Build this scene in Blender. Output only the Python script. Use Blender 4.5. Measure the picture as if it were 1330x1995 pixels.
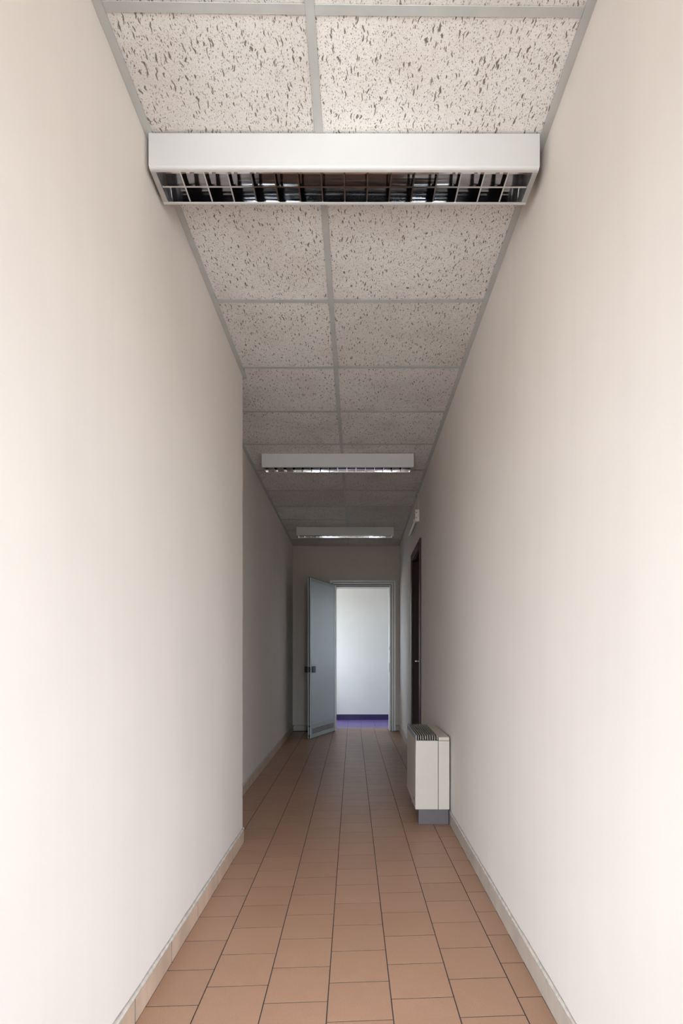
import bpy, bmesh, math, random
from mathutils import Vector, Matrix

for o in list(bpy.data.objects):
    bpy.data.objects.remove(o, do_unlink=True)
scene = bpy.context.scene
COL = scene.collection
random.seed(7)

# ------------------------------------------------------------------ camera
FPX = 1108.0            # focal length in pixels of the 1330 x 1995 frame (20 mm)
EYE = 1.09              # lens height above the floor
HC = EYE + 1.65         # suspended ceiling height
cam_data = bpy.data.cameras.new('camera')
cam = bpy.data.objects.new('camera', cam_data)
COL.objects.link(cam)
cam.location = (0, 0, EYE)
cam.rotation_euler = (math.pi / 2, 0, 0)
cam_data.sensor_fit = 'VERTICAL'
cam_data.sensor_height = 36.0
cam_data.sensor_width = 24.0
cam_data.lens = FPX / 1995.0 * 36.0
cam_data.shift_x = -(686.5 - 665.0) / 1995.0
cam_data.shift_y = (1280.3 - 997.5) / 1995.0
cam_data.clip_start = 0.02
scene.camera = cam

# ------------------------------------------------------------------ sky and window portals
world = bpy.data.worlds.new('overcast_sky')
scene.world = world
world.use_nodes = True
bgn = world.node_tree.nodes['Background']
wt = world.node_tree                                   # overcast sky above the horizon, grey ground below it
wtc = wt.nodes.new('ShaderNodeTexCoord')
wsep = wt.nodes.new('ShaderNodeSeparateXYZ')
wmap = wt.nodes.new('ShaderNodeMapRange')
wmap.inputs['From Min'].default_value = -0.02
wmap.inputs['From Max'].default_value = 0.02
wmix = wt.nodes.new('ShaderNodeMix')
wmix.data_type = 'RGBA'
wmix.inputs[6].default_value = (0.40, 0.415, 0.43, 1)
wmix.inputs[7].default_value = (0.83, 0.95, 1.115, 1)
wt.links.new(wtc.outputs['Generated'], wsep.inputs[0])
wt.links.new(wsep.outputs['Z'], wmap.inputs['Value'])
wt.links.new(wmap.outputs[0], wmix.inputs[0])
wt.links.new(wmix.outputs[2], bgn.inputs['Color'])
bgn.inputs['Strength'].default_value = 40.5


def portal(name, loc, rot, sx, sy):
    ld = bpy.data.lights.new(name, 'AREA')
    ld.shape = 'RECTANGLE'
    ld.size = sx
    ld.size_y = sy
    ld.cycles.is_portal = True
    lo = bpy.data.objects.new(name, ld)
    COL.objects.link(lo)
    lo.location = loc
    lo.rotation_euler = rot
    return lo


# lobby behind the camera (its windows are added for light) and the cross passage behind the end door
LB = dict(x0=-1.75, x1=1.75, y0=-1.5, y1=0.25)
LW = dict(y0=-0.50, y1=-0.15, z0=0.95, z1=2.25)      # unseen side window, added to brighten the near left wall
RW = dict(x0=0.48, x1=1.62, z0=0.04, z1=2.30)       # two unseen rear windows added for light, mirrored about x = 0
XP = dict(x0=-1.75, x1=2.1, y0=8.75, y1=9.90)
XW = dict(y0=9.05, y1=9.65, z0=0.95, z1=2.15)  # unseen end window, added to light the passage
portal('lobby_window_portal', (LB['x1'] + 0.16, (LW['y0'] + LW['y1']) / 2, (LW['z0'] + LW['z1']) / 2),
       (math.pi / 2, 0, math.pi / 2), LW['y1'] - LW['y0'], LW['z1'] - LW['z0'])
for sg in (-1, 1):
    portal('lobby_rear_portal', (sg * (RW['x0'] + RW['x1']) / 2, LB['y0'] - 0.16, (RW['z0'] + RW['z1']) / 2),
           (math.pi / 2, 0, 0), RW['x1'] - RW['x0'], RW['z1'] - RW['z0'])
BW = ((-1.12, -0.64), (1.0, 1.175))  # unseen windows added to light the door leaf and right wall end
BZ = (0.95, 2.15)
for i, (x0, x1) in enumerate(BW):
    portal('passage_back_portal', ((x0 + x1) / 2, XP['y1'] + 0.13, (BZ[0] + BZ[1]) / 2), (-math.pi / 2, 0, 0), x1 - x0, BZ[1] - BZ[0])
portal('passage_window_portal', (XP['x0'] - 0.16, (XW['y0'] + XW['y1']) / 2, (XW['z0'] + XW['z1']) / 2),
       (math.pi / 2, 0, -math.pi / 2), XW['y1'] - XW['y0'], XW['z1'] - XW['z0'])

vs = scene.view_settings
vs.view_transform = 'Standard'
vs.look = 'None'
vs.gamma = 1.0
vs.use_curve_mapping = False
vs.exposure = 0.0


# ------------------------------------------------------------------ helpers
def tag(o, label=None, cat=None, group=None, kind=None):
    if label: o['label'] = label
    if cat: o['category'] = cat
    if group: o['group'] = group
    if kind: o['kind'] = kind
    return o


def empty(name, loc=(0, 0, 0), rot=(0, 0, 0)):
    o = bpy.data.objects.new(name, None)
    o.empty_display_size = 0.1
    COL.objects.link(o)
    o.location = loc
    o.rotation_euler = rot
    return o


def link_mesh(name, me, parent=None):
    o = bpy.data.objects.new(name, me)
    COL.objects.link(o)
    if parent: o.parent = parent
    return o


def finish(name, bm, mat, parent=None, smooth=False, bevel=0.0, seg=2):
    if bevel > 0:
        bmesh.ops.bevel(bm, geom=[e for e in bm.edges], offset=bevel, offset_type='OFFSET',
                        segments=seg, profile=0.5, affect='EDGES', clamp_overlap=True)
    bmesh.ops.recalc_face_normals(bm, faces=bm.faces)
    me = bpy.data.meshes.new(name)
    bm.to_mesh(me)
    bm.free()
    if mat: me.materials.append(mat)
    if smooth:
        for p in me.polygons: p.use_smooth = True
    return link_mesh(name, me, parent)


def bx(bm, x0, x1, y0, y1, z0, z1):
    v = [bm.verts.new((x, y, z)) for z in (z0, z1) for y in (y0, y1) for x in (x0, x1)]
    for f in ((0, 2, 3, 1), (4, 5, 7, 6), (0, 1, 5, 4), (2, 6, 7, 3), (0, 4, 6, 2), (1, 3, 7, 5)):
        bm.faces.new([v[i] for i in f])


def prism(bm, poly, z0, z1):
    """vertical prism over an xy polygon"""
    lo = [bm.verts.new((x, y, z0)) for x, y in poly]
    hi = [bm.verts.new((x, y, z1)) for x, y in poly]
    n = len(poly)
    bm.faces.new(lo[::-1])
    bm.faces.new(hi)
    for i in range(n):
        j = (i + 1) % n
        bm.faces.new((lo[i], lo[j], hi[j], hi[i]))


def extrude_x(bm, prof, x0, x1, closed=True):
    """profile in (y, z) swept along x"""
    a = [bm.verts.new((x0, y, z)) for y, z in prof]
    b = [bm.verts.new((x1, y, z)) for y, z in prof]
    n = len(prof)
    for i in range(n if closed else n - 1):
        j = (i + 1) % n
        bm.faces.new((a[i], a[j], b[j], b[i]))
    if closed:
        bm.faces.new(a[::-1])
        bm.faces.new(b)


def extrude_y(bm, prof, y0, y1):
    a = [bm.verts.new((x, y0, z)) for x, z in prof]
    b = [bm.verts.new((x, y1, z)) for x, z in prof]
    n = len(prof)
    for i in range(n):
        j = (i + 1) % n
        bm.faces.new((a[i], a[j], b[j], b[i]))
    bm.faces.new(a[::-1])
    bm.faces.new(b)


def tube(bm, p0, p1, r, n=16, r1=None):
    p0, p1 = Vector(p0), Vector(p1)
    if r1 is None: r1 = r
    d = (p1 - p0).normalized()
    u = d.orthogonal().normalized()
    w = d.cross(u)
    A = [bm.verts.new(p0 + (u * math.cos(t) + w * math.sin(t)) * r) for t in [2 * math.pi * k / n for k in range(n)]]
    B = [bm.verts.new(p1 + (u * math.cos(t) + w * math.sin(t)) * r1) for t in [2 * math.pi * k / n for k in range(n)]]
    for i in range(n):
        j = (i + 1) % n
        bm.faces.new((A[i], A[j], B[j], B[i]))
    bm.faces.new(A[::-1])
    bm.faces.new(B)


def box_obj(name, b, mat, parent=None, bevel=0.0, seg=2):
    bm = bmesh.new()
    bx(bm, *b)
    return finish(name, bm, mat, parent, bevel=bevel, seg=seg)


# ------------------------------------------------------------------ materials
class NT:
    def __init__(s, name, rough=0.6, metal=0.0, color=(0.8, 0.8, 0.8), spec=0.5):
        s.m = bpy.data.materials.new(name)
        s.m.use_nodes = True
        s.t = s.m.node_tree
        s.b = s.t.nodes['Principled BSDF']
        s.b.inputs['Base Color'].default_value = (*color, 1)
        s.b.inputs['Roughness'].default_value = rough
        s.b.inputs['Metallic'].default_value = metal
        s.b.inputs['Specular IOR Level'].default_value = spec

    def n(s, kind, **kw):
        nd = s.t.nodes.new(kind)
        for k, v in kw.items():
            if k in nd.inputs: nd.inputs[k].default_value = v
            else: setattr(nd, k, v)
        return nd

    def l(s, a, b):
        s.t.links.new(a, b)

    def coords(s, scale=(1, 1, 1), out='Object', loc=(0, 0, 0)):
        tc = s.n('ShaderNodeTexCoord')
        mp = s.n('ShaderNodeMapping')
        mp.inputs['Scale'].default_value = scale
        mp.inputs['Location'].default_value = loc
        s.l(tc.outputs[out], mp.inputs['Vector'])
        return mp.outputs['Vector']

    def world(s, scale=(1, 1, 1)):
        g = s.n('ShaderNodeNewGeometry')
        mp = s.n('ShaderNodeMapping')
        mp.inputs['Scale'].default_value = scale
        s.l(g.outputs['Position'], mp.inputs['Vector'])
        return mp.outputs['Vector']

    def noise(s, vec, scale, detail=3.0, rough=0.55):
        nd = s.n('ShaderNodeTexNoise')
        nd.inputs['Scale'].default_value = scale
        nd.inputs['Detail'].default_value = detail
        nd.inputs['Roughness'].default_value = rough
        s.l(vec, nd.inputs['Vector'])
        return nd.outputs['Fac']

    def ramp(s, fac, stops):
        r = s.n('ShaderNodeValToRGB')
        e = r.color_ramp.elements
        while len(e) < len(stops): e.new(0.5)
        for el, (p, c) in zip(e, stops):
            el.position = p
            el.color = (*c, 1) if len(c) == 3 else c
        s.l(fac, r.inputs['Fac'])
        return r.outputs['Color']

    def math(s, op, a, b=None, c=None):
        nd = s.n('ShaderNodeMath', operation=op)
        for i, v in enumerate((a, b, c)):
            if v is None: continue
            if isinstance(v, (int, float)): nd.inputs[i].default_value = v
            else: s.l(v, nd.inputs[i])
        return nd.outputs[0]

    def mix(s, fac, a, b, mode='MIX'):
        nd = s.n('ShaderNodeMix', data_type='RGBA', blend_type=mode)
        for sock, v in ((nd.inputs[0], fac), (nd.inputs[6], a), (nd.inputs[7], b)):
            if isinstance(v, (int, float)): sock.default_value = v
            elif isinstance(v, tuple): sock.default_value = (*v, 1)
            else: s.l(v, sock)
        return nd.outputs[2]

    def color(s, c):
        s.l(c, s.b.inputs['Base Color'])

    def rough(s, c):
        s.l(c, s.b.inputs['Roughness'])

    def bump(s, h, strength=0.2, dist=0.002):
        b = s.n('ShaderNodeBump')
        b.inputs['Strength'].default_value = strength
        b.inputs['Distance'].default_value = dist
        s.l(h, b.inputs['Height'])
        s.l(b.outputs['Normal'], s.b.inputs['Normal'])


def mat_plain(name, color, rough=0.5, metal=0.0, spec=0.5, var=0.06, scale=14.0):
    t = NT(name, rough, metal, color, spec)
    nz = t.noise(t.coords(), scale)
    a = tuple(max(0, c * (1 - var)) for c in color)
    b = tuple(min(1, c * (1 + var)) for c in color)
    t.color(t.ramp(nz, [(0.3, a), (0.7, b)]))
    return t.m


def mat_plaster(name, color, streak=0.02):
    t = NT(name, 0.85, 0, color, 0.25)
    w = t.world()
    big = t.noise(w, 1.3, 3)
    c1 = tuple(c * 0.965 for c in color)
    c2 = tuple(min(1, c * 1.02) for c in color)
    col = t.ramp(big, [(0.3, c1), (0.7, c2)])
    ws = t.world((1.0, 13.0, 0.5))
    st = t.noise(ws, 1.0, 4, 0.6)
    sc = t.ramp(st, [(0.45, (1, 1, 1)), (0.75, (1 - streak, 1 - streak, 1 - streak * 1.05))])
    t.color(t.mix(1.0, col, sc, 'MULTIPLY'))
    fine = t.noise(w, 190, 3, 0.6)
    mid = t.noise(w, 14, 2)
    t.bump(t.math('ADD', t.math('MULTIPLY', fine, 0.35), mid), 0.12, 0.003)
    return t.m


M = {}
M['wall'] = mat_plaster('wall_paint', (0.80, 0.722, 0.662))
M['lobby'] = mat_plaster('lobby_darkened_paint', (0.50, 0.47, 0.44))  # unseen lobby walls darkened to cut bounce light on the near walls
M['wall_end'] = mat_plaster('end_wall_shade_paint', (0.62, 0.54, 0.475))  # wall paint made darker, the shade at the corridor end put into its colour
M['wall_far'] = mat_plaster('passage_wall_paint', (0.80, 0.785, 0.755), 0.01)
M['plaster_cap'] = mat_plain('plaster_cap', (0.58, 0.52, 0.455), 0.9, var=0.18, scale=40)


def mat_floor_tile():
    t = NT('terracotta_tile', 0.42, 0, (0.36, 0.2, 0.13), 0.4)
    w = t.world()
    oi = t.n('ShaderNodeObjectInfo')
    sp = t.noise(w, 420, 2, 0.7)
    cl = t.noise(w, 22, 3)
    base = t.ramp(sp, [(0.28, (0.315, 0.168, 0.104)), (0.5, (0.425, 0.238, 0.153)), (0.74, (0.52, 0.318, 0.212))])
    tone = t.ramp(oi.outputs['Random'], [(0.0, (0.93, 0.92, 0.91)), (1.0, (1.0, 1.0, 1.0))])
    c = t.mix(1.0, base, tone, 'MULTIPLY')
    cc = t.ramp(cl, [(0.3, (0.93, 0.93, 0.93)), (0.7, (1, 1, 1))])
    t.color(t.mix(1.0, c, cc, 'MULTIPLY'))
    t.rough(t.ramp(cl, [(0.3, (0.32,) * 3), (0.7, (0.42,) * 3)]))
    t.bump(sp, 0.10, 0.001)
    return t.m


M['tile'] = mat_floor_tile()
M['grout'] = mat_plain('floor_grout', (0.040, 0.031, 0.027), 0.9, var=0.2, scale=60)


def mat_skirting(name, c):
    t = NT(name, 0.45, 0, c, 0.4)
    w = t.world((1, 9, 3))
    nz = t.noise(w, 1.0, 4)
    t.color(t.ramp(nz, [(0.3, tuple(k * 0.82 for k in c)), (0.7, tuple(k * 1.12 for k in c))]))
    return t.m


M['skirt_l'] = mat_skirting('skirting_tile_tan', (0.58, 0.425, 0.315))
M['skirt_r'] = mat_skirting('skirting_tile_grey', (0.51, 0.435, 0.365))


def mat_panel():
    t = NT('fissured_mineral_panel', 0.95, 0, (0.7, 0.68, 0.66), 0.1)
    w = t.world()
    # winding of the fissures
    nz = t.n('ShaderNodeTexNoise')
    nz.inputs['Scale'].default_value = 34.0
    nz.inputs['Detail'].default_value = 2.0
    t.l(w, nz.inputs['Vector'])
    sub = t.n('ShaderNodeVectorMath', operation='SUBTRACT')
    sub.inputs[1].default_value = (0.5, 0.5, 0.5)
    t.l(nz.outputs['Color'], sub.inputs[0])
    scl = t.n('ShaderNodeVectorMath', operation='MULTIPLY')
    scl.inputs[1].default_value = (0.024, 0.012, 0.0)
    t.l(sub.outputs[0], scl.inputs[0])
    add = t.n('ShaderNodeVectorMath', operation='ADD')
    t.l(w, add.inputs[0])
    t.l(scl.outputs[0], add.inputs[1])

    def holes(scale, offs, rmin, rmax):
        mp = t.n('ShaderNodeMapping')
        mp.inputs['Scale'].default_value = scale
        mp.inputs['Location'].default_value = offs
        t.l(add.outputs[0], mp.inputs['Vector'])
        v = t.n('ShaderNodeTexVoronoi', voronoi_dimensions='2D', feature='F1')
        v.inputs['Scale'].default_value = 1.0
        t.l(mp.outputs['Vector'], v.inputs['Vector'])
        sx = t.n('ShaderNodeSeparateColor')
        t.l(v.outputs['Color'], sx.inputs[0])
        r = t.math('MULTIPLY_ADD', sx.outputs[0], rmax - rmin, rmin)
        d = t.math('SUBTRACT', r, v.outputs['Distance'])          # >0 inside
        return t.math('MULTIPLY', d, 14.0)
    h1 = holes((74, 12.5, 1), (0, 0, 0), -0.13, 0.20)
    h2 = holes((66, 15, 1), (3.3, 7.7, 0), -0.20, 0.19)
    h5 = holes((105, 27, 1), (5.1, 1.9, 0), -0.22, 0.25)
    h3 = holes((180, 90, 1), (1.3, 2.7, 0), -0.06, 0.31)
    h4 = holes((330, 250, 1), (9.3, 4.7, 0), -0.02, 0.35)

    def sat(x):
        nd = t.n('ShaderNodeClamp')
        t.l(x, nd.inputs[0])
        return nd.outputs[0]
    big = sat(t.math('MAXIMUM', h5, t.math('MAXIMUM', h1, h2)))
    mid = sat(h3)
    pin = sat(h4)
    tot = t.math('MAXIMUM', big, t.math('MAXIMUM', t.math('MULTIPLY', mid, 0.72), t.math('MULTIPLY', pin, 0.42)))
    dust = t.noise(w, 3.2, 4, 0.6)
    oi = t.n('ShaderNodeObjectInfo')
    base = t.ramp(dust, [(0.32, (0.76, 0.705, 0.665)), (0.55, (0.85, 0.81, 0.775)), (0.75, (0.87, 0.84, 0.81))])
    tone = t.ramp(oi.outputs['Random'], [(0.0, (0.88, 0.865, 0.85)), (0.6, (1, 1, 1)), (1.0, (1.03, 1.025, 1.02))])
    base = t.mix(1.0, base, tone, 'MULTIPLY')
    t.color(t.mix(tot, base, (0.23, 0.19, 0.16)))  # dark print of the fissures, shade of their recesses painted in
    t.bump(t.math('SUBTRACT', 1.0, tot), 0.5, 0.004)
    return t.m


M['skirt_joint'] = mat_plain('pale_joint', (0.22, 0.19, 0.165), 0.9)
M['panel'] = mat_panel()
M['tee'] = mat_plain('grid_enamel', (0.50, 0.495, 0.475), 0.45, var=0.08, scale=8)
M['slab'] = mat_plain('rough_slab', (0.30, 0.29, 0.28), 0.9)
M['white_metal'] = mat_plain('white_enamel', (0.64, 0.615, 0.605), 0.35, var=0.015, scale=6)
M['alu_end'] = mat_plain('louvre_end_metal', (0.55, 0.55, 0.54), 0.3, 0.8, var=0.05)


def mat_mirror():
    t = NT('anodised_mirror', 0.06, 1.0, (0.83, 0.83, 0.85))
    nz = t.noise(t.coords((3, 14, 14)), 4.0, 1)
    t.bump(nz, 0.05, 0.003)
    t.color(t.ramp(nz, [(0.2, (0.76, 0.76, 0.78)), (0.8, (0.88, 0.88, 0.89))]))
    return t.m


M['mirror'] = mat_mirror()
M['cream'] = mat_plain('cream_enamel', (0.60, 0.52, 0.435), 0.38, var=0.025, scale=5)
M['grille'] = mat_plain('grille_bronze', (0.44, 0.395, 0.34), 0.45, 0.2)
M['grille_lip'] = mat_plain('grille_grey_lip', (0.30, 0.31, 0.33), 0.4)
M['black'] = mat_plain('black_plastic', (0.012, 0.011, 0.011), 0.45)
M['plinth'] = mat_plain('plinth_grey', (0.125, 0.10, 0.10), 0.5)
M['door_blue'] = mat_plain('pale_blue_laminate', (0.62, 0.685, 0.72), 0.42, var=0.02, scale=3)
M['door_alu'] = mat_plain('door_edge_aluminium', (0.52, 0.60, 0.60), 0.4, 0.35, var=0.04)
M['frame_alu'] = mat_plain('door_frame_aluminium', (0.60, 0.575, 0.545), 0.42, 0.3, var=0.04)


def mat_wood():
    t = NT('dark_mahogany', 0.5, 0, (0.03, 0.006, 0.005), 0.2)
    nz = t.noise(t.coords((18, 18, 1.2)), 2.0, 4)
    t.color(t.ramp(nz, [(0.3, (0.018, 0.0035, 0.003)), (0.7, (0.038, 0.009, 0.007))]))
    return t.m


M['wood'] = mat_wood()
M['wood_edge'] = mat_plain('mahogany_casing', (0.062, 0.018, 0.013), 0.4, var=0.2)
M['brass'] = mat_plain('worn_brass', (0.62, 0.52, 0.36), 0.3, 0.9)
M['purple'] = mat_plain('violet_floor_tile', (0.155, 0.105, 0.33), 0.35, var=0.06)
M['purple_dark'] = mat_plain('violet_skirting', (0.022, 0.005, 0.085), 0.4, var=0.1)
M['purple_grout'] = mat_plain('violet_grout', (0.06, 0.045, 0.13), 0.9)
M['box_white'] = mat_plain('aged_white_plastic', (0.86, 0.765, 0.72), 0.5, var=0.1, scale=50)
M['conduit'] = mat_plain('yellowed_conduit', (0.44, 0.40, 0.29), 0.5)
M['screw'] = mat_plain('dull_screw', (0.2, 0.18, 0.17), 0.5, 0.5)


def mat_clear():
    t = NT('clear_ribbed_plastic', 0.12, 0, (0.92, 0.95, 0.95))
    t.b.inputs['Transmission Weight'].default_value = 0.15
    t.b.inputs['IOR'].default_value = 1.35
    nz = t.noise(t.coords((10, 10, 10)), 5.0)
    t.rough(t.ramp(nz, [(0.3, (0.08,) * 3), (0.7, (0.2,) * 3)]))
    return t.m


M['clear'] = mat_clear()


def mat_pane():
    m = bpy.data.materials.new('window_glass')
    m.use_nodes = True
    t = m.node_tree
    t.nodes.remove(t.nodes['Principled BSDF'])
    out = t.nodes['Material Output']
    tr = t.nodes.new('ShaderNodeBsdfTransparent')
    tr.inputs[0].default_value = (0.96, 0.98, 0.97, 1)
    gl = t.nodes.new('ShaderNodeBsdfGlossy')
    gl.inputs['Roughness'].default_value = 0.02
    fr = t.nodes.new('ShaderNodeFresnel')
    fr.inputs[0].default_value = 1.45
    mx = t.nodes.new('ShaderNodeMixShader')
    t.links.new(fr.outputs[0], mx.inputs[0])
    t.links.new(tr.outputs[0], mx.inputs[1])
    t.links.new(gl.outputs[0], mx.inputs[2])
    t.links.new(mx.outputs[0], out.inputs[0])
    return m


M['pane'] = mat_pane()
M['lobby_floor'] = mat_plain('lobby_tile', (0.37, 0.22, 0.155), 0.45, var=0.1, scale=9)

# ------------------------------------------------------------------ plan of the place
Y_END = 8.42          # face of the end wall
Y_JOG = 3.35          # corner where the left wall steps back


def xl(y): return -0.6623 + 0.0044 * y            # left wall, near stretch
def xn(y): return -0.850 - 0.004 * y              # left wall, stepped-back stretch
def xr(y): return 0.597 + 0.0118 * y              # right wall
def xt(y): return -0.119 + 0.0072 * y             # main ceiling tee


ZTOP = HC + 0.22      # top of all walls
DOOR2 = (5.47, 6.427, 2.24)   # brown door, outer casing y0, y1, top
D2 = (5.53, 6.367, 2.18)      # hole in the wall
D1 = (-0.290, 0.585, 2.165)   # hole of the end door: x0, x1, top

# ------------------------------------------------------------------ walls
bm = bmesh.new()
prism(bm, [(LB['x0'], LB['y1']), (xl(LB['y1']), LB['y1']), (xl(Y_JOG), Y_JOG), (xn(Y_JOG), Y_JOG), (xn(Y_END), Y_END),
           (-1.1, Y_END), (-1.1, LB['y1'] + 0.2), (LB['x0'], LB['y1'] + 0.2)][::-1], -0.03, ZTOP)
wl = finish('wall_left', bm, M['wall'])
tag(wl, 'long white plaster wall on the left stepping back partway along the corridor', 'wall', kind='structure')

bm = bmesh.new()
prism(bm, [(xr(LB['y1']), LB['y1']), (LB['x1'], LB['y1']), (LB['x1'], LB['y1'] + 0.2), (xr(D2[0]) + 0.2, LB['y1'] + 0.2),
           (xr(D2[0]) + 0.2, D2[0]), (xr(D2[0]), D2[0])], -0.03, ZTOP)
prism(bm, [(xr(D2[1]), D2[1]), (xr(D2[1]) + 0.2, D2[1]), (xr(Y_END) + 0.2, Y_END), (xr(Y_END), Y_END)], -0.03, ZTOP)
prism(bm, [(xr(D2[0]), D2[0]), (xr(D2[0]) + 0.2, D2[0]), (xr(D2[1]) + 0.2, D2[1]), (xr(D2[1]), D2[1])], D2[2], ZTOP)
wr = finish('wall_right', bm, M['wall'])
tag(wr, 'long white plaster wall on the right with streaky paint and a brown door', 'wall', kind='structure')

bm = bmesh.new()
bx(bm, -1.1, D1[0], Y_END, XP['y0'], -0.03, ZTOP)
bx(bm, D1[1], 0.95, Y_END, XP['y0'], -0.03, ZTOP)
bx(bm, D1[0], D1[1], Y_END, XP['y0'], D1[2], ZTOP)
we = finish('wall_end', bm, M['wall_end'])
tag(we, 'plaster wall darkened for shade, closing the corridor around the open doorway', 'wall', kind='structure')

# cross passage behind the end door
bm = bmesh.new()
edges = [XP['x0'] - 0.2, BW[0][0], BW[0][1], BW[1][0], BW[1][1], XP['x1'] + 0.2]
for k in range(5):
    if k % 2 == 0:
        bx(bm, edges[k], edges[k + 1], XP['y1'], XP['y1'] + 0.15, -0.03, ZTOP)
    else:
        bx(bm, edges[k], edges[k + 1], XP['y1'], XP['y1'] + 0.15, -0.03, BZ[0])
        bx(bm, edges[k], edges[k + 1], XP['y1'], XP['y1'] + 0.15, BZ[1], ZTOP)
tag(finish('wall_passage_back', bm, M['wall_far']), 'bright white wall seen through the open end doorway', 'wall', kind='structure')
bm = bmesh.new()
bx(bm, XP['x0'] - 0.2, -1.1, Y_END, XP['y0'], -0.03, ZTOP)
bx(bm, 0.95, XP['x1'] + 0.2, Y_END, XP['y0'], -0.03, ZTOP)
tag(finish('wall_passage_front', bm, M['wall_far']), 'white passage wall on the near side beyond the end wall', 'wall', kind='structure')
bm = bmesh.new()
bx(bm, XP['x1'], XP['x1'] + 0.2, XP['y0'], XP['y1'], -0.03, ZTOP)
tag(finish('wall_passage_right', bm, M['wall_far']), 'white wall at the right end of the cross passage', 'wall', kind='structure')
bm = bmesh.new()
a, b = XP['x0'] - 0.2, XP['x0']
bx(bm, a, b, XP['y0'], XW['y0'], -0.03, ZTOP)
bx(bm, a, b, XW['y1'], XP['y1'], -0.03, ZTOP)
bx(bm, a, b, XW['y0'], XW['y1'], -0.03, XW['z0'])
bx(bm, a, b, XW['y0'], XW['y1'], XW['z1'], ZTOP)
tag(finish('wall_passage_left', bm, M['wall_far']), 'white wall with an added window at the left end of the cross passage', 'wall', kind='structure')

# lobby around the camera
bm = bmesh.new()
bx(bm, LB['x0'] - 0.2, LB['x0'], LB['y0'] - 0.2, LB['y1'] + 0.2, -0.03, ZTOP)
tag(finish('wall_lobby_left', bm, M['lobby']), 'darkened wall on the left of the lobby behind the viewer', 'wall', kind='structure')
bm = bmesh.new()
a, b = LB['y0'] - 0.2, LB['y0']
bx(bm, LB['x0'], -RW['x1'], a, b, -0.03, ZTOP)
bx(bm, -RW['x0'], RW['x0'], a, b, -0.03, ZTOP)  # solid centre added to block light running straight down the corridor
bx(bm, RW['x1'], LB['x1'], a, b, -0.03, ZTOP)
for x0, x1 in ((-RW['x1'], -RW['x0']), (RW['x0'], RW['x1'])):
    bx(bm, x0, x1, a, b, -0.03, RW['z0'])
    bx(bm, x0, x1, a, b, RW['z1'], ZTOP)
tag(finish('wall_lobby_rear', bm, M['lobby']), 'darkened rear wall of the lobby behind the viewer, solid centre added to block light', 'wall', kind='structure')
bm = bmesh.new()
a, b = LB['x1'], LB['x1'] + 0.2
bx(bm, a, b, LB['y0'] - 0.2, LW['y0'], -0.03, ZTOP)
bx(bm, a, b, LW['y1'], LB['y1'] + 0.2, -0.03, ZTOP)
bx(bm, a, b, LW['y0'], LW['y1'], -0.03, LW['z0'])
bx(bm, a, b, LW['y0'], LW['y1'], LW['z1'], ZTOP)
tag(finish('wall_lobby_right', bm, M['lobby']), 'darkened wall with the added window on the right of the lobby behind the viewer', 'wall', kind='structure')

# unseen windows added as daylight sources (frames and panes)
w1 = tag(empty('added_window_1', (LB['x1'] + 0.10, 0, LW['z0'])), 'added lobby window on the right of the viewer', 'window', kind='structure')
bm = bmesh.new()
h = LW['z1'] - LW['z0']
ym = (LW['y0'] + LW['y1']) / 2
for y in (LW['y0'] + 0.028, ym, LW['y1'] - 0.028):
    bx(bm, -0.03, 0.03, y - 0.028, y + 0.028, 0.0, h)
bx(bm, -0.031, 0.031, LW['y0'], LW['y1'], 0, 0.055)
bx(bm, -0.031, 0.031, LW['y0'], LW['y1'], h - 0.055, h)
finish('added_window_frame', bm, M['frame_alu'], w1)
for y0, y1 in ((LW['y0'] + 0.056, ym - 0.028), (ym + 0.028, LW['y1'] - 0.056)):
    box_obj('pane', (-0.003, 0.003, y0, y1, 0.055, h - 0.055), M['pane'], w1)
for nm, (x0, x1), lab in (('added_window_3', (-RW['x1'], -RW['x0']), 'tall added rear lobby window on the left behind the viewer'),
                          ('added_window_6', (RW['x0'], RW['x1']), 'tall added rear lobby window on the right behind the viewer')):
    w3 = tag(empty(nm, (0, LB['y0'] - 0.10, RW['z0'])), lab, 'window', kind='structure')
    bm = bmesh.new()
    h = RW['z1'] - RW['z0']
    bx(bm, x0, x0 + 0.05, -0.03, 0.03, 0, h)
    bx(bm, x1 - 0.05, x1, -0.03, 0.03, 0, h)
    bx(bm, x0 + 0.05, x1 - 0.05, -0.03, 0.03, 0, 0.05)
    bx(bm, x0 + 0.05, x1 - 0.05, -0.03, 0.03, h - 0.05, h)
    finish('added_window_frame', bm, M['frame_alu'], w3)
    box_obj('pane', (x0 + 0.05, x1 - 0.05, -0.003, 0.003, 0.05, h - 0.05), M['pane'], w3)
for nm, (x0, x1), lab in (('added_window_4', BW[0], 'added passage window in the bright wall left of the doorway view'), ('added_window_5', BW[1], 'added passage window in the bright wall right of the doorway view')):
    w4 = tag(empty(nm, (0, XP['y1'] + 0.08, BZ[0])), lab, 'window', kind='structure')
    bm = bmesh.new()
    h = BZ[1] - BZ[0]
    bx(bm, x0, x0 + 0.045, -0.03, 0.03, 0, h)
    bx(bm, x1 - 0.045, x1, -0.03, 0.03, 0, h)
    bx(bm, x0 + 0.045, x1 - 0.045, -0.03, 0.03, 0, 0.045)
    bx(bm, x0 + 0.045, x1 - 0.045, -0.03, 0.03, h - 0.045, h)
    finish('added_window_frame', bm, M['frame_alu'], w4)
    box_obj('pane', (x0 + 0.045, x1 - 0.045, -0.003, 0.003, 0.045, h - 0.045), M['pane'], w4)
w2 = tag(empty('added_window_2', (XP['x0'] - 0.10, 0, XW['z0'])), 'added narrow window at the end of the cross passage', 'window', kind='structure')
bm = bmesh.new()
h = XW['z1'] - XW['z0']
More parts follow.
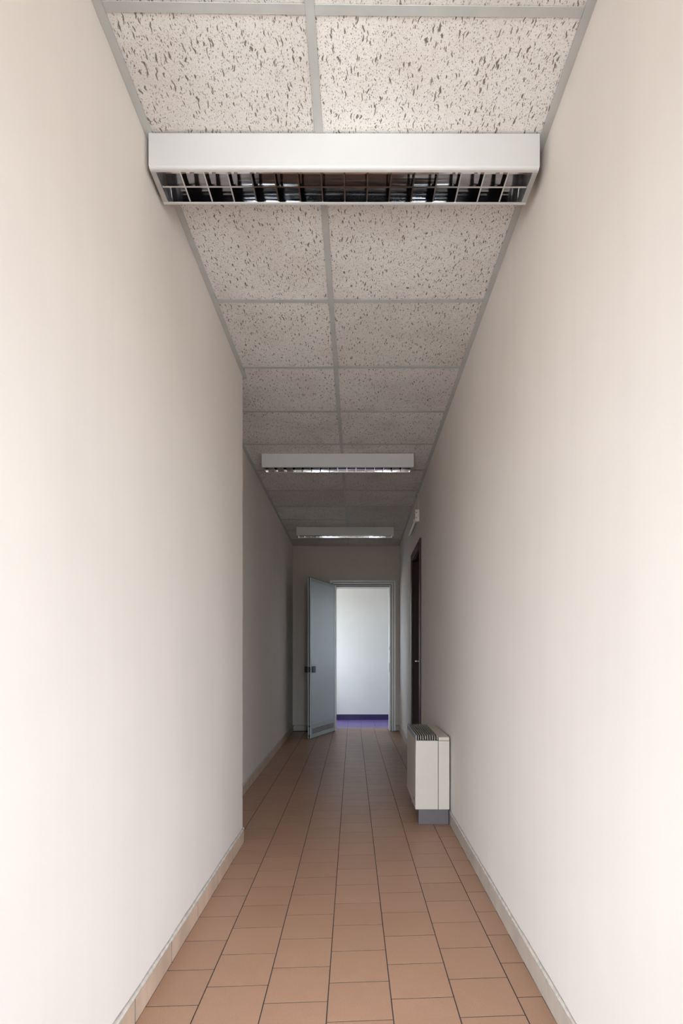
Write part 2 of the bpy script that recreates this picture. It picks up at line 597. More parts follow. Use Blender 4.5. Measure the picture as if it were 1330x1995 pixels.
for y in (XW['y0'] + 0.025, XW['y1'] - 0.025):
    bx(bm, -0.03, 0.03, y - 0.025, y + 0.025, 0, h)
bx(bm, -0.031, 0.031, XW['y0'], XW['y1'], 0, 0.05)
bx(bm, -0.031, 0.031, XW['y0'], XW['y1'], h - 0.05, h)
finish('added_window_frame', bm, M['frame_alu'], w2)
box_obj('pane', (-0.003, 0.003, XW['y0'] + 0.05, XW['y1'] - 0.05, 0.05, h - 0.05), M['pane'], w2)

# ------------------------------------------------------------------ floor: grout bed with every tile
bm = bmesh.new()
prism(bm, [(-1.05, LB['y1']), (0.9, LB['y1']), (0.9, XP['y0']), (-1.05, XP['y0'])], -0.03, -0.00045)
floor = finish('floor', bm, M['grout'])
tag(floor, 'terracotta tiled corridor floor with dark joints', 'floor', kind='structure')
bm = bmesh.new()
bx(bm, LB['x0'], LB['x1'], LB['y0'], LB['y1'], -0.03, 0.0)
tag(finish('floor_lobby', bm, M['lobby_floor']), 'terracotta floor of the lobby under the viewer', 'floor', kind='structure')

PX, PY, SK = 0.2017, 0.2039, 0.058
JX0 = -0.0785
PHASE = {-4: 1.80, -3: 1.7766, -2: 1.885, -1: 1.7958, 0: 1.7046, 1: 1.819, 2: 1.7265, 3: 1.8278}
SK_T = 0.009          # skirting thickness


def fl_left(y): return (xl(y) if y < Y_JOG else xn(y)) + SK_T + 0.001
def fl_right(y): return xr(y) - SK_T - 0.001


def tile_mesh(poly, z0, z1, ch=0.0003):
    bm = bmesh.new()
    cx = sum(p[0] for p in poly) / len(poly)
    cy = sum(p[1] for p in poly) / len(poly)
    n = len(poly)
    lo = [bm.verts.new((x, y, z0)) for x, y in poly]
    md = [bm.verts.new((x, y, z1 - ch * 0.7)) for x, y in poly]
    hi = []
    for x, y in poly:
        d = Vector((cx - x, cy - y))
        d = Vector((math.copysign(ch, d.x), math.copysign(ch, d.y)))
        hi.append(bm.verts.new((x + d.x, y + d.y, z1)))
    for i in range(n):
        j = (i + 1) % n
        bm.faces.new((lo[i], lo[j], md[j], md[i]))
        bm.faces.new((md[i], md[j], hi[j], hi[i]))
    bm.faces.new(hi)
    return bm


shared = {}
ntile = 0
for c in range(-4, 4):
    x0 = JX0 + PX * c + 0.0019
    x1 = JX0 + PX * (c + 1) - 0.0019
    xc = JX0 + PX * (c + 0.5)
    ks = range(-4, 36)
    for k in ks:
        ya = PHASE[c] + PY * k + 0.0017
        yb = PHASE[c] + PY * (k + 1) - 0.0017
        if yb < 0.98 or ya > XP['y0'] - 0.02: continue

        def sk(x, y): return y + SK * (x - xc)
        ymid = (ya + yb) / 2
        X0, X1 = x0, x1
        if c == -4:
            if ya < Y_JOG + 0.012 - SK * 0.1:
                if yb < Y_JOG + 0.05: continue
                ya = Y_JOG + 0.014
            X0 = fl_left(ymid)
        if c == -3:
            if ymid < Y_JOG - 0.02: X0 = fl_left(ymid)
        if c == 3:
            X1 = fl_right(ymid)
        if ymid > Y_END - 0.02:        # threshold inside the doorway
            X0 = max(X0, D1[0] + 0.03)
            X1 = min(X1, D1[1] - 0.03)
            if X1 - X0 < 0.02: continue
        yb = min(yb, XP['y0'] - 0.005)
        regular = (X0 == x0 and X1 == x1 and abs(yb - ya - (PY - 0.0034)) < 1e-6)
        dz = random.uniform(-0.00015, 0.0)
        if regular:
            if 'tile' not in shared:
                w, d = (x1 - x0) / 2, (yb - ya) / 2
                b2 = tile_mesh([(-w, -d - SK * w), (w, -d + SK * w), (w, d + SK * w), (-w, d - SK * w)], -0.0070, 0.0)
                o = finish('tile', b2, M['tile'], floor)
                shared['tile'] = o.data
            else:
                o = link_mesh('tile', shared['tile'], floor)
            o.location = (xc, (ya + yb) / 2, dz)
        else:
            cxm = (X0 + X1) / 2
            P = [(X0 - cxm, sk(X0, ya) - ymid), (X1 - cxm, sk(X1, ya) - ymid), (X1 - cxm, sk(X1, yb) - ymid), (X0 - cxm, sk(X0, yb) - ymid)]
            o = finish('tile', tile_mesh(P, -0.010, 0.0), M['tile'], floor)
            o.location = (cxm, ymid, dz)
        ntile += 1

# violet passage floor
bm = bmesh.new()
bx(bm, XP['x0'], XP['x1'], XP['y0'], XP['y1'], -0.03, -0.002)
fp = tag(finish('floor_passage', bm, M['purple_grout']), 'violet tiled floor of the passage beyond the open door', 'floor', kind='structure')
sh = None
for i in range(-7, 10):
    for j in range(5):
        cx, cy = -0.075 + 0.215 * (i + 0.5), XP['y0'] + 0.115 + 0.225 * j
        if cx - 0.106 < XP['x0'] or cx + 0.106 > XP['x1']: continue
        if sh is None:
            o = finish('tile', tile_mesh([(-0.106, -0.111), (0.106, -0.111), (0.106, 0.111), (-0.106, 0.111)], -0.01, 0.0), M['purple'], fp)
            sh = o.data
        else:
            o = link_mesh('tile', sh, fp)
        o.location = (cx, cy, 0)

# ------------------------------------------------------------------ baseboards: skirting tiles with a ragged plaster cap
SKH = 0.074


def skirting(name, p0, p1, nrm, phase, pitch, mat, label, height=SKH, cap=True, gap=0.006, joint='grout'):
    """runs p0->p1 on the floor; nrm = unit normal into the room"""
    p0, p1, nrm = Vector((*p0, 0)), Vector((*p1, 0)), Vector((*nrm, 0)).normalized()
    L = (p1 - p0).length
    d = (p1 - p0).normalized()
    bm = bmesh.new()
    rnd = random.Random(hash(name) % 1000 if False else len(name) * 7)
    n = max(2, int(L / 0.045))
    rows = []
    n = max(2, int(L / 0.03))
    ph = [rnd.uniform(0, 6.28) for _ in range(4)]
    for i in range(n + 1):
        s = L * i / n
        j = 0.45 * math.sin(s * 9.0 + ph[0]) + 0.35 * math.sin(s * 21.0 + ph[1]) + 0.2 * math.sin(s * 47.0 + ph[2]) + 0.15 * rnd.uniform(-1, 1)
        t_in = SK_T * 0.95 + 0.0012 * j
        zb = height - 0.001
        zt = height + (0.012 + 0.003 * j if cap else 0.002)
        P = p0 + d * s
        rows.append([bm.verts.new(P + nrm * 0.0005 + Vector((0, 0, zb))), bm.verts.new(P + nrm * t_in + Vector((0, 0, zb))),
                     bm.verts.new(P + nrm * (t_in * 0.85) + Vector((0, 0, zb + 0.004 + 0.001 * j))),
                     bm.verts.new(P + nrm * (0.0005) + Vector((0, 0, zt)))])
    for a, b in zip(rows[:-1], rows[1:]):
        for q in range(4):
            r = (q + 1) % 4
            bm.faces.new((a[q], a[r], b[r], b[q]))
    bm.faces.new(rows[0])
    bm.faces.new(rows[-1][::-1])
    root = finish(name, bm, M['plaster_cap'], smooth=True)
    tag(root, label, 'baseboard', kind='structure')
    s = phase
    while s > 0: s -= pitch
    shm = None
    while s < L:
        a, b = max(s, 0.0) + gap / 2, min(s + pitch, L) - gap / 2
        if b - a > 0.01:
            bm = bmesh.new()
            q = [p0 + d * a + nrm * 0.0006, p0 + d * b + nrm * 0.0006, p0 + d * b + nrm * SK_T, p0 + d * a + nrm * SK_T]
            prism(bm, [(v.x, v.y) for v in q], 0.0005, height - 0.0012)
            finish('tile', bm, mat, root)
        if 0.02 < s < L:
            bm = bmesh.new()
            q = [p0 + d * (s - gap / 2) + nrm * 0.0006, p0 + d * (s + gap / 2) + nrm * 0.0006, p0 + d * (s + gap / 2) + nrm * (SK_T - 0.0008), p0 + d * (s - gap / 2) + nrm * (SK_T - 0.0008)]
            prism(bm, [(v.x, v.y) for v in q], 0.0005, height - 0.0012)
            finish('joint', bm, M[joint], root)
        s += pitch
    return root


def along(fn, y0, y1): return (fn(y0), y0), (fn(y1), y1)


skirting('baseboard_left', *along(xl, LB['y1'], Y_JOG), (1, 0), 1.692 - LB['y1'], 0.338, M['skirt_l'],
         'tan skirting tiles along the near left wall under a ragged plaster bead')
skirting('baseboard_recess', *along(xn, Y_JOG + 0.012, Y_END), (1, 0), 0.21, 0.338, M['skirt_l'],
         'skirting tiles along the stepped-back left wall in the shade')
skirting('baseboard_jog', (xl(Y_JOG) + 0.008, Y_JOG), (xn(Y_JOG) + 0.012, Y_JOG), (0, 1), 0.3, 0.338, M['skirt_l'],
         'short skirting return hidden behind the corner of the left wall')
skirting('baseboard_right', *along(xr, LB['y1'], D2[0] - 0.065), (-1, 0), 1.79 - LB['y1'], 0.333, M['skirt_r'],
         'greyish skirting tiles along the right wall from the foreground to the brown door', gap=0.002, joint='skirt_joint')
skirting('baseboard_right_far', *along(xr, D2[1] + 0.065, Y_END), (-1, 0), 0.2, 0.333, M['skirt_r'],
         'skirting tiles on the right wall between brown door and end wall')
skirting('baseboard_end_left', (xn(Y_END) + 0.01, Y_END), (-0.335, Y_END), (0, -1), 0.2, 0.333, M['skirt_r'],
         'short skirting run left of the end doorway')
skirting('baseboard_end_right', (0.638, Y_END), (xr(Y_END) - 0.01, Y_END), (0, -1), 0.2, 0.333, M['skirt_r'],
         'tiny skirting piece right of the end doorway')
skirting('baseboard_passage', (XP['x0'], XP['y1']), (XP['x1'], XP['y1']), (0, -1), 0.05, 0.215, M['purple_dark'],
         'dark violet skirting below the bright passage wall', height=0.095, cap=False, gap=0.003, joint='purple_grout')

# ------------------------------------------------------------------ suspended ceiling
bm = bmesh.new()
bx(bm, -1.3, 1.1, LB['y1'], Y_END, ZTOP, ZTOP + 0.1)
ceil = finish('ceiling', bm, M['slab'])
tag(ceil, 'suspended ceiling of fissured panels in a grey metal grid', 'ceiling', kind='structure')
bm = bmesh.new()
bx(bm, LB['x0'] - 0.2, LB['x1'] + 0.2, LB['y0'] - 0.2, LB['y1'], HC, HC + 0.1)
tag(finish('ceiling_lobby', bm, M['wall']), 'plain plaster ceiling of the lobby behind the viewer', 'ceiling', kind='structure')
bm = bmesh.new()
bx(bm, XP['x0'] - 0.2, XP['x1'] + 0.2, XP['y0'], XP['y1'], HC - 0.1, HC)
tag(finish('ceiling_passage', bm, M['wall_far']), 'plain white ceiling of the cross passage', 'ceiling', kind='structure')

BARS = [0.853, 1.4495, 2.040, 2.638, 3.2415, 3.825, 4.416, 5.036, 5.643, 6.240, 6.834, 7.417, 7.983]
TW = 0.012            # half width of a tee flange
FT = 0.0018           # flange thickness


def sweep(bm, pa, pb, half, z0, z1):
    """flat strip between two plan points"""
    a, b = Vector((*pa, 0)), Vector((*pb, 0))
    d = (b - a).normalized()
    n = Vector((-d.y, d.x, 0)) * half
    prism(bm, [((a - n).x, (a - n).y), ((b - n).x, (b - n).y), ((b + n).x, (b + n).y), ((a + n).x, (a + n).y)], z0, z1)


def tee(name, pa, pb, dz=0.0):
    bm = bmesh.new()
    sweep(bm, pa, pb, TW, HC + dz, HC + FT + dz)
    sweep(bm, pa, pb, 0.0014, HC + FT + dz, HC + 0.035 + dz)
    return finish(name, bm, M['tee'], ceil)


tee('main_tee', (xt(LB['y1'] + 0.01), LB['y1'] + 0.01), (xt(4.72), 4.72))
tee('main_tee', (xt(4.72), 4.72), (xt(Y_END - 0.024), Y_END - 0.024), -0.0004)


def lw(y): return xl(y) if y < Y_JOG else xn(y)


for i, y in enumerate(BARS):
    dl = 0.0065 if i == 1 else random.uniform(-0.002, 0.002)
    dr = 0.0065 if i == 1 else random.uniform(-0.003, 0.003)
    tee('cross_tee', (lw(y) + 0.0245, y - dl), (xt(y) - TW - 0.0003, y), 0.0004)
    tee('cross_tee', (xt(y) + TW + 0.0003, y + 0.001), (xr(y) - 0.0245, y + dr), 0.0004)


def angle(pa, pb, nrm, w=0.024):
    """wall angle: flat flange below the panels and an upstand on the wall"""
    a, b, n = Vector((*pa, 0)), Vector((*pb, 0)), Vector((*nrm, 0)).normalized()
    bm = bmesh.new()
    q = [a + n * 0.0005, b + n * 0.0005, b + n * w, a + n * w]
    prism(bm, [(v.x, v.y) for v in q], HC - 0.0006, HC + FT)
    q = [a + n * 0.0005, b + n * 0.0005, b + n * 0.002, a + n * 0.002]
    prism(bm, [(v.x, v.y) for v in q], HC + FT, HC + 0.03)
    return finish('wall_angle', bm, M['tee'], ceil)


angle(*along(xl, LB['y1'], Y_JOG), (1, 0))
angle(*along(xn, Y_JOG + 0.026, Y_END), (1, 0))
angle((xl(Y_JOG) + 0.02, Y_JOG), (xn(Y_JOG), Y_JOG), (0, 1))
angle(*along(xr, LB['y1'], 2.62), (-1, 0))
angle(*along(xr, 2.622, 5.66), (-1, 0))
angle(*along(xr, 5.662, Y_END), (-1, 0))
angle((xn(Y_END) + 0.026, Y_END), (xr(Y_END) - 0.026, Y_END), (0, -1))

rows = [LB['y1'] + 0.015] + BARS + [Y_END - 0.004]
rng = random.Random(5)
for i in range(len(rows) - 1):
    ya, yb = rows[i] + 0.0035, rows[i + 1] - 0.0035
    for side in (0, 1):
        if side == 0:
            if ya < Y_JOG < yb:
                poly = [(xl(ya) + 0.005, ya), (xt(ya) - 0.004, ya), (xt(yb) - 0.004, yb), (xn(yb) + 0.005, yb),
                        (xn(yb) + 0.005, Y_JOG + 0.005), (xl(Y_JOG) + 0.005, Y_JOG + 0.005)]
            else:
                poly = [(lw(ya) + 0.005, ya), (xt(ya) - 0.004, ya), (xt(yb) - 0.004, yb), (lw(yb) + 0.005, yb)]
        else:
            poly = [(xt(ya) + 0.004, ya), (xr(ya) - 0.005, ya), (xr(yb) - 0.005, yb), (xt(yb) + 0.004, yb)]
        bm = bmesh.new()
        prism(bm, poly, HC + FT + 0.0006, HC + FT + 0.015)
        g = (rng.uniform(0, 0.0016), rng.uniform(0, 0.0030))
        for v in bm.verts:       # panels never lie quite flat on their flanges
            v.co.z += g[0] + g[1] * (v.co.y - ya) / (yb - ya)
        finish('ceiling_panel', bm, M['panel'], ceil)

# ------------------------------------------------------------------ ceiling lights
LL, LD, LH = 1.232, 0.152, 0.109     # length, depth, height


def arc(cx, cy, r, a0, a1, n):
    return [(cx + r * math.cos(a0 + (a1 - a0) * k / n), cy + r * math.sin(a0 + (a1 - a0) * k / n)) for k in range(n + 1)]


def make_light():
    """origin at the middle of the top; front face at y = 0, hangs to z = -LH"""
    root = empty('fluorescent_light')
    R, tk = 0.009, 0.0016
    pi = math.pi
    # sheet metal channel: lip, rounded edge, front, top, back, rounded edge, lip
    out = [(0.016, -LH)] + [(0.016 - 0.0, -LH)] + arc(R, -LH + R, R, -pi / 2, -pi, 5) + [(0, 0), (LD, 0)] + arc(LD - R, -LH + R, R, 0, -pi / 2, 5) + [(LD - 0.016, -LH)]
    out = out[1:]
    inn = [(LD - 0.016, -LH + tk)] + arc(LD - R, -LH + R, R - tk, -pi / 2, 0, 5) + [(LD - tk, -tk), (tk, -tk)] + arc(R, -LH + R, R - tk, pi, 1.5 * pi, 5) + [(0.016, -LH + tk)]
    bm = bmesh.new()
    extrude_x(bm, out + inn, -LL / 2 + 0.0012, LL / 2 - 0.0012)
    finish('housing', bm, M['white_metal'], root)
    for s in (-1, 1):
        bm = bmesh.new()
        xa, xb = (-LL / 2, -LL / 2 + 0.0011) if s < 0 else (LL / 2 - 0.0011, LL / 2)
        bx(bm, xa, xb, 0.0008, LD - 0.0008, -LH + 0.006, -0.0005)
        finish('end_cap', bm, M['white_metal'], root)
        bm = bmesh.new()
        xa, xb = (-LL / 2 + 0.0013, -LL / 2 + 0.018) if s < 0 else (LL / 2 - 0.018, LL / 2 - 0.0013)
        bx(bm, xa, xb, 0.0165, LD - 0.0165, -LH + 0.0005, -LH + 0.004)
        bx(bm, xb - 0.002 if s < 0 else xa, xb if s < 0 else xa + 0.002, 0.0165, LD - 0.0165, -LH + 0.004, -0.03)
        finish('end_plate', bm, M['alu_end'], root)
    # parabolic side reflectors, front and back, and the roof reflector
    y0, y1 = 0.0165, LD - 0.0165
    zb, zt = -LH + 0.0012, -0.028
    X0, X1 = -LL / 2 + 0.019, LL / 2 - 0.019
    n = 8
    ym = (y0 + y1) / 2

    def strip(name, prof):
        bm = bmesh.new()
        back = [(y, z + 0.0009) for y, z in prof[::-1]]
        extrude_x(bm, prof + back, X0, X1)
        return finish(name, bm, M['mirror'], root, smooth=False)
    half = (y1 - y0) / 2
    prof_f = [(y0 + 0.013 * (k / n) + 0.015 * (k / n) ** 2, zb + (zt - zb) * (k / n)) for k in range(n + 1)]
    strip('side_reflector', prof_f)
    prof_b = [(y1 - 0.013 * (k / n) - 0.015 * (k / n) ** 2, zb + (zt - zb) * (k / n)) for k in range(n + 1)]
    strip('side_reflector', prof_b)
    roof = [(y0 + 0.028 + (y1 - y0 - 0.056) * k / 12, zt + 0.010 * math.sin(math.pi * k / 6) ** 2) for k in range(13)]
    strip('top_reflector', roof)
    # centre spine: inverted V with a flat mirrored foot
    bm = bmesh.new()
    extrude_x(bm, [(ym - 0.0030, zb + 0.0015), (ym + 0.0030, zb + 0.0015), (ym + 0.002, zb + 0.022), (ym, zb + 0.05), (ym - 0.002, zb + 0.022)], X0, X1)
    finish('centre_spine', bm, M['mirror'], root)
    # cross blades, one shared mesh
    mesh = None
    N = 16
    for i in range(1, N):
        x = X0 + (X1 - X0) * i / N
        if mesh is None:
            bm = bmesh.new()
            hb = 0.052
            lv = []
            for k, (hw, z) in enumerate(((0.0023, zb + 0.0006), (0.0016, zb + 0.010), (0.0010, zb + 0.022), (0.0007, zb + hb))):
                f = (z - zb) / (zt - zb)
                ins = 0.013 * f + 0.015 * f * f + 0.001
                lv.append([bm.verts.new((-hw, y0 + ins, z)), bm.verts.new((hw, y0 + ins, z)),
                           bm.verts.new((hw, y1 - ins, z)), bm.verts.new((-hw, y1 - ins, z))])
            bm.faces.new(lv[0][::-1])
            bm.faces.new(lv[-1])
            for a, b in zip(lv[:-1], lv[1:]):
                for q in range(4):
                    r = (q + 1) % 4
                    bm.faces.new((a[q], a[r], b[r], b[q]))
            o = finish('louvre_blade', bm, M['mirror'], root)
            mesh = o.data
        else:
            o = link_mesh('louvre_blade', mesh, root)
        o.location = (x, 0, 0)
    return root


def copy_tree(o, parent=None):
    c = o.copy()
    COL.objects.link(c)
    c.parent = parent
    for ch in list(o.children):
        copy_tree(ch, c)
    return c


light0 = make_light()
spots = [(-0.026, 1.7906, 0.0015, 'white louvred ceiling light nearest the viewer, spanning almost the whole corridor width'),
         (-0.1205, 4.605, -0.0015, 'middle one of the three white louvred ceiling lights'),
         (-0.094, 7.198, 0.0, 'farthest white louvred ceiling light, just in front of the end wall')]
for i, (x, y, rz, lab) in enumerate(spots):
    o = light0 if i == 0 else copy_tree(light0)
    o.location = (x, y, HC - 0.0008)
    o.rotation_euler = (0, 0, rz)
    tag(o, lab, 'ceiling light', 'louvred ceiling lights')

# ------------------------------------------------------------------ fan coil heater on the right
FX0, FX1, FY0, FY1 = 0.4096, 0.6290, 3.69, 4.34
ang = math.atan(0.0118)
heater = empty('fan_coil_heater', ((FX0 + FX1) / 2, FY0, 0), (0, 0, -ang))
tag(heater, 'cream fan coil heater with slatted top standing against the right wall', 'heater')
hw = (FX1 - FX0) / 2
hl = FY1 - FY0
zs, zt = 0.101, 0.548
xs = -hw + 0.147          # seam between front casing and rear section
# plinth
bm = bmesh.new()
bx(bm, -hw + 0.019, hw - 0.004, 0.010, 0.10, 0.0, zs - 0.001)
finish('plinth', bm, M['plinth'], heater, bevel=0.003)
bm = bmesh.new()
bx(bm, -hw + 0.019, hw - 0.004, hl - 0.10, hl - 0.010, 0.0, zs - 0.001)
finish('plinth', bm, M['plinth'], heater, bevel=0.003)
# front casing with a slightly leaning front
bm = bmesh.new()
extrude_y(bm, [(-hw - 0.003, zs), (xs - 0.0012, zs), (xs - 0.0012, zt), (-hw, zt), (-hw - 0.001, 0.35)], 0, hl)
body = finish('front_casing', bm, M['cream'], heater, bevel=0.003)
bm = bmesh.new()
tube(bm, (-hw - 0.0012, 0.075, zs + 0.055), (-hw - 0.0045, 0.075, zs + 0.055), 0.009)
finish('lock_hole', bm, M['black'], body)
box_obj('rear_casing', (xs + 0.0012, hw, 0.0, hl, zs, zt - 0.001), M['cream'], heater, bevel=0.003)
box_obj('seam_strip', (xs - 0.0011, xs + 0.0011, 0.006, hl - 0.006, zs + 0.006, zt - 0.004), M['black'], heater)
box_obj('rear_cap', (xs + 0.0012, hw, 0.0, hl, zt + 0.0006, 0.571), M['cream'], heater, bevel=0.003)
# grille: dark tray, lip and individual slats
box_obj('grille_tray', (-hw + 0.004, xs - 0.002, 0.006, hl - 0.006, zt + 0.0005, zt + 0.004), M['black'], heater)
bm = bmesh.new()
extrude_y(bm, [(-hw, zt + 0.0006), (-hw + 0.007, zt + 0.0006), (-hw + 0.007, 0.581), (-hw + 0.004, 0.583), (-hw, 0.578)], 0.0, hl)
finish('grille_lip', bm, M['grille_lip'], heater)
mesh = None
ns = 9
for i in range(ns):
    x = -hw + 0.007 + (xs - 0.004 + hw - 0.007) * (i + 0.75) / ns
    if mesh is None:
        bm = bmesh.new()
        # upright slat whose near end curves down to the casing
        w2 = 0.0019
        prof = [(0.002, zt + 0.0045), (0.002, 0.572), (0.010, 0.582), (hl - 0.010, 0.582), (hl - 0.002, 0.572), (hl - 0.002, zt + 0.0045)]
        a = [bm.verts.new((-w2, y, z)) for y, z in prof]
        b = [bm.verts.new((w2, y, z)) for y, z in prof]
        for q in range(len(prof)):
            r = (q + 1) % len(prof)
            bm.faces.new((a[q], a[r], b[r], b[q]))
        bm.faces.new(a[::-1])
        bm.faces.new(b)
        o = finish('grille_slat', bm, M['grille'], heater)
        mesh = o.data
    else:
        o = link_mesh('grille_slat', mesh, heater)
    o.location = (x, 0, 0)
box_obj('wall_bracket', (hw + 0.0005, hw + 0.0085, 0.12, hl - 0.12, 0.30, 0.36), M['plinth'], heater)

# ------------------------------------------------------------------ end door: stepped frame and open leaf
d1 = tag(empty('door_1', (0, Y_END, 0)), 'pale blue door standing open in a stepped frame in the end wall', 'door', kind='structure')
FO = (-0.3313, 0.6353, 2.226)      # outer edges of the casing
steps = [(0.0, 0.030, -0.022), (0.038, 0.062, -0.040), (0.070, 0.086, -0.014)]   # from, to (inwards), front y


def jamb(name, x_out, sgn):
    bm = bmesh.new()
    for a, b, f in steps:
        xa, xb = sorted((x_out + sgn * a, x_out + sgn * b))
        back = 0.0 if a < 0.036 else 0.30
        bx(bm, xa, xb, f, back - 0.0005, 0.0005, FO[2] - a)
    o = finish(name, bm, M['frame_alu'], d1)
    for a, b in ((0.0302, 0.0378), (0.0622, 0.0698)):
        xa, xb = sorted((x_out + sgn * a, x_out + sgn * b))
        box_obj('gasket_shade_strip', (xa, xb, -0.010, -0.0006, 0.0006, FO[2] - a), M['black'], o)  # black strip in the frame groove stands in for its shade
    return o


jamb('frame_post', FO[0], 1)
jamb('frame_post', FO[1], -1)
bm = bmesh.new()
for a, b, f in steps:
    back = 0.0 if a < 0.036 else 0.30
    bx(bm, FO[0] + b, FO[1] - b, f, back - 0.0005, FO[2] - b, FO[2] - a)
fh = finish('frame_head', bm, M['frame_alu'], d1)
for a, b in ((0.0302, 0.0378), (0.0622, 0.0698)):
    box_obj('gasket_shade_strip', (FO[0] + b, FO[1] - b, -0.010, -0.0006, FO[2] - b, FO[2] - a), M['black'], fh)  # groove shade carried across the head as black strips
box_obj('gasket_shade_strip', (FO[0] + 0.087, FO[1] - 0.087, 0.0, 0.02, FO[2] - 0.094, FO[2] - 0.0864), M['black'], fh)
box_obj('threshold_strip', (FO[0] + 0.09, FO[1] - 0.09, 0.31, 0.326, 0.001, 0.004), M['frame_alu'], d1)
# strike plates on the right post
box_obj('strike_plate', (FO[1] - 0.0895, FO[1] - 0.0862, 0.02, 0.045, 0.87, 1.0), M['black'], d1)
box_obj('strike_plate', (FO[1] - 0.0895, FO[1] - 0.0862, 0.02, 0.04, 1.2, 1.24), M['screw'], d1)
# leaf built in its own axes: x along the leaf from hinge, y thickness, visible face at y = 0
WLEAF, HLEAF, TLEAF = 0.872, 2.142, 0.040
hinge = Vector((-0.262, -0.035, 0.0))
free = Vector((-0.5537, 7.574 - Y_END, 0.0))
dv = (free - hinge).normalized()
la = math.atan2(dv.y, dv.x)
leaf = box_obj('door_leaf', (0, WLEAF, -TLEAF, 0, 0.0, HLEAF), M['door_blue'], d1, bevel=0.001)
leaf.location = hinge + Vector((0, 0, 0.008))
leaf.rotation_euler = (0, 0, la)


def leafbox(name, b, mat, bevel=0.0):
    o = box_obj(name, b, mat, leaf, bevel=bevel)
    return o


e = 0.0035
for (x0, x1, z0, z1) in ((0.0, 0.028, 0.0, HLEAF), (WLEAF - 0.03, WLEAF, 0.0, HLEAF)):
    leafbox('leaf_stile', (x0, x1, 0.0003, e, z0, z1), M['door_alu'])
leafbox('leaf_rail', (0.0285, WLEAF - 0.0305, 0.0003, e, HLEAF - 0.045, HLEAF), M['door_alu'])
leafbox('leaf_rail', (0.0285, WLEAF - 0.0305, 0.0003, e, 0.0, 0.05), M['door_alu'])
leafbox('leaf_rail', (0.0285, WLEAF - 0.0305, 0.0003, e, 0.128, 0.18), M['door_alu'])
leafbox('edge_gasket', (WLEAF + 0.0003, WLEAF + 0.002, -0.026, -0.014, 0.0, HLEAF), M['black'])
leafbox('top_gasket', (0.0, WLEAF, -TLEAF, 0.0, HLEAF + 0.0003, HLEAF + 0.006), M['black'])
for i in range(5):
    z = 0.056 + i * 0.0145
    leafbox('vent_slat', (0.045, WLEAF - 0.05, 0.0003, 0.0028, z, z + 0.008), M['plinth'])
leafbox('lock_plate', (WLEAF - 0.13, WLEAF - 0.036, 0.0003, 0.020, 0.875, 0.960), M['black'], 0.006)
leafbox('door_knob', (WLEAF - 0.075, WLEAF - 0.012, -TLEAF - 0.055, -TLEAF - 0.0003, 0.877, 0.955), M['black'], 0.006)
leafbox('latch', (WLEAF + 0.0022, WLEAF + 0.006, -0.030, -0.004, 0.88, 0.95), M['black'])
leafbox('edge_bolt', (WLEAF + 0.0022, WLEAF + 0.006, -0.028, -0.008, 0.02, 0.045), M['black'])
leafbox('edge_bolt', (WLEAF + 0.0022, WLEAF + 0.006, -0.028, -0.008, 0.150, 0.170), M['black'])

# ------------------------------------------------------------------ brown door in the right wall
d2 = tag(empty('door_2', (xr(D2[0]), D2[0], 0), (0, 0, -ang)), 'closed dark reddish-brown wooden door in the right wall', 'door', kind='structure')
wd = D2[1] - D2[0]
ht = D2[2]
# casing around the hole; local x points into the wall, y along it
for y0, y1, z0, z1, nm in ((-0.060, 0.012, 0.0005, ht + 0.06, 'casing_post'), (wd - 0.012, wd + 0.060, 0.0005, ht + 0.06, 'casing_post'), (0.0125, wd - 0.0125, ht - 0.012, ht + 0.06, 'casing_head')):
    box_obj(nm, (-0.016, -0.0005, y0, y1, z0, z1), M['wood_edge'], d2, bevel=0.004)
box_obj('casing_bead', (-0.024, -0.0165, 0.0125, wd - 0.0125, ht + 0.01, ht + 0.028), M['wood_edge'], d2, bevel=0.003)
for y0, y1, z0, z1, nm in ((0.001, 0.03, 0.0005, ht - 0.001, 'jamb'), (wd - 0.03, wd - 0.001, 0.0005, ht - 0.001, 'jamb'), (0.0305, wd - 0.0305, ht - 0.03, ht - 0.001, 'head_jamb')):
    box_obj(nm, (0.0, 0.14, y0, y1, z0, z1), M['wood'], d2, bevel=0.002)
lf2 = box_obj('door_leaf', (0.075, 0.115, 0.031, wd - 0.031, 0.006, ht - 0.032), M['wood'], d2, bevel=0.003)
yh = wd - 0.085
bm = bmesh.new()
tube(bm, (0.0745, yh, 1.045), (0.068, yh, 1.045), 0.024, 20)
tube(bm, (0.068, yh, 1.045), (0.020, yh, 1.045), 0.008, 12)
tube(bm, (0.024, yh + 0.006, 1.045), (0.024, yh - 0.105, 1.045), 0.0085, 12)
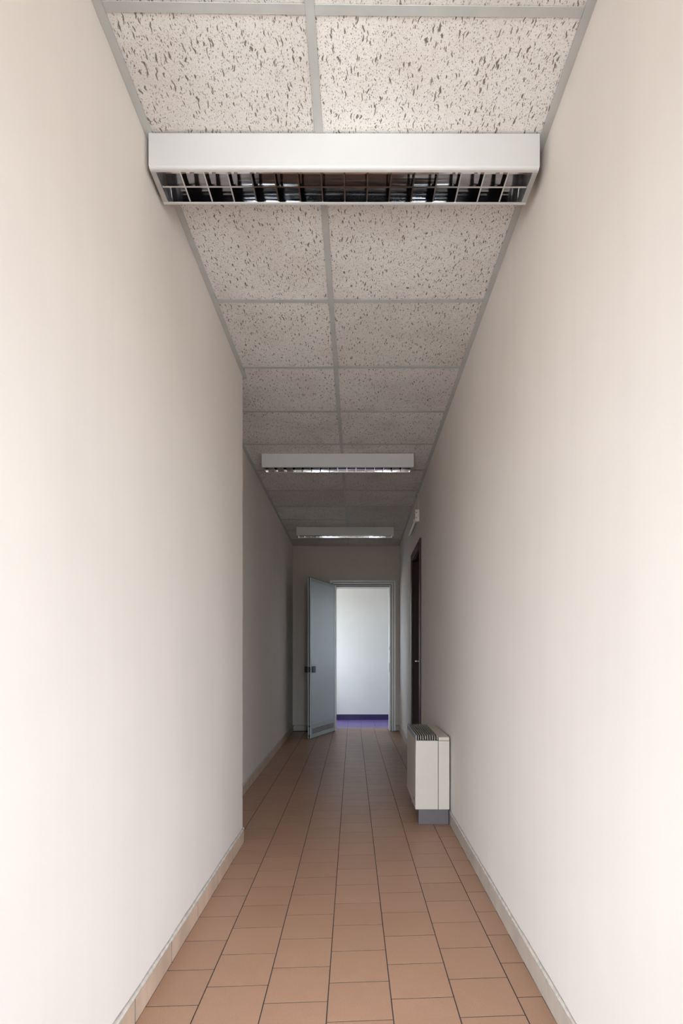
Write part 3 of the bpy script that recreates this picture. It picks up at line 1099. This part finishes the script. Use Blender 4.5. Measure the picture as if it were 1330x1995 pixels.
finish('door_handle', bm, M['brass'], lf2, smooth=False)
bm = bmesh.new()
tube(bm, (0.0745, yh, 0.955), (0.066, yh, 0.955), 0.016, 16)
finish('lock_rosette', bm, M['brass'], lf2)

# ------------------------------------------------------------------ emergency lamp and its conduit on the right wall
YE = 5.66
lamp = empty('emergency_lamp', (xr(YE), YE, 2.4386), (0, 0, -ang))
tag(lamp, 'small wall lamp with white end box and clear ribbed tube above the brown door', 'wall lamp')
box_obj('end_box', (-0.042, -0.0006, -0.02, 0.045, 0.0, 0.117), M['box_white'], lamp, bevel=0.003)
for z in (0.035, 0.085):
    bm = bmesh.new()
    tube(bm, (-0.030, -0.0203, z), (-0.030, -0.0235, z), 0.005, 10)
    finish('screw', bm, M['screw'], lamp)
box_obj('back_rail', (-0.010, -0.0006, 0.046, 0.70, 0.012, 0.05), M['box_white'], lamp, bevel=0.002)
bm = bmesh.new()
n = 22
ring = []
for k in range(n * 2 + 1):
    y = 0.047 + 0.65 * k / (2 * n)
    r = 0.021 if k % 2 else 0.0185
    ring.append([bm.verts.new((-0.034 + r * math.cos(a), y, 0.022 + r * math.sin(a))) for a in [2 * math.pi * q / 14 for q in range(14)]])
for a, b in zip(ring[:-1], ring[1:]):
    for q in range(14):
        r = (q + 1) % 14
        bm.faces.new((a[q], a[r], b[r], b[q]))
bm.faces.new(ring[0][::-1])
bm.faces.new(ring[-1])
finish('diffuser_tube', bm, M['clear'], lamp, smooth=True)
bm = bmesh.new()
tube(bm, (-0.034, 0.048, 0.022), (-0.034, 0.695, 0.022), 0.007, 10)
finish('lamp_tube', bm, M['white_metal'], lamp, smooth=True)
cd = box_obj('cable_conduit', (-0.017, -0.0006, -0.008, 0.008, 0.0, HC - 0.012 - 2.5565), M['conduit'])
cd.location = (xr(YE) - 0.012, YE + 0.012, 2.5565)
cd.rotation_euler = (0, 0, -ang)
cd.location.x = xr(YE + 0.012)
tag(cd, 'thin yellowed cable conduit rising from the wall lamp to the ceiling', 'conduit')
print('floor tiles', ntile)
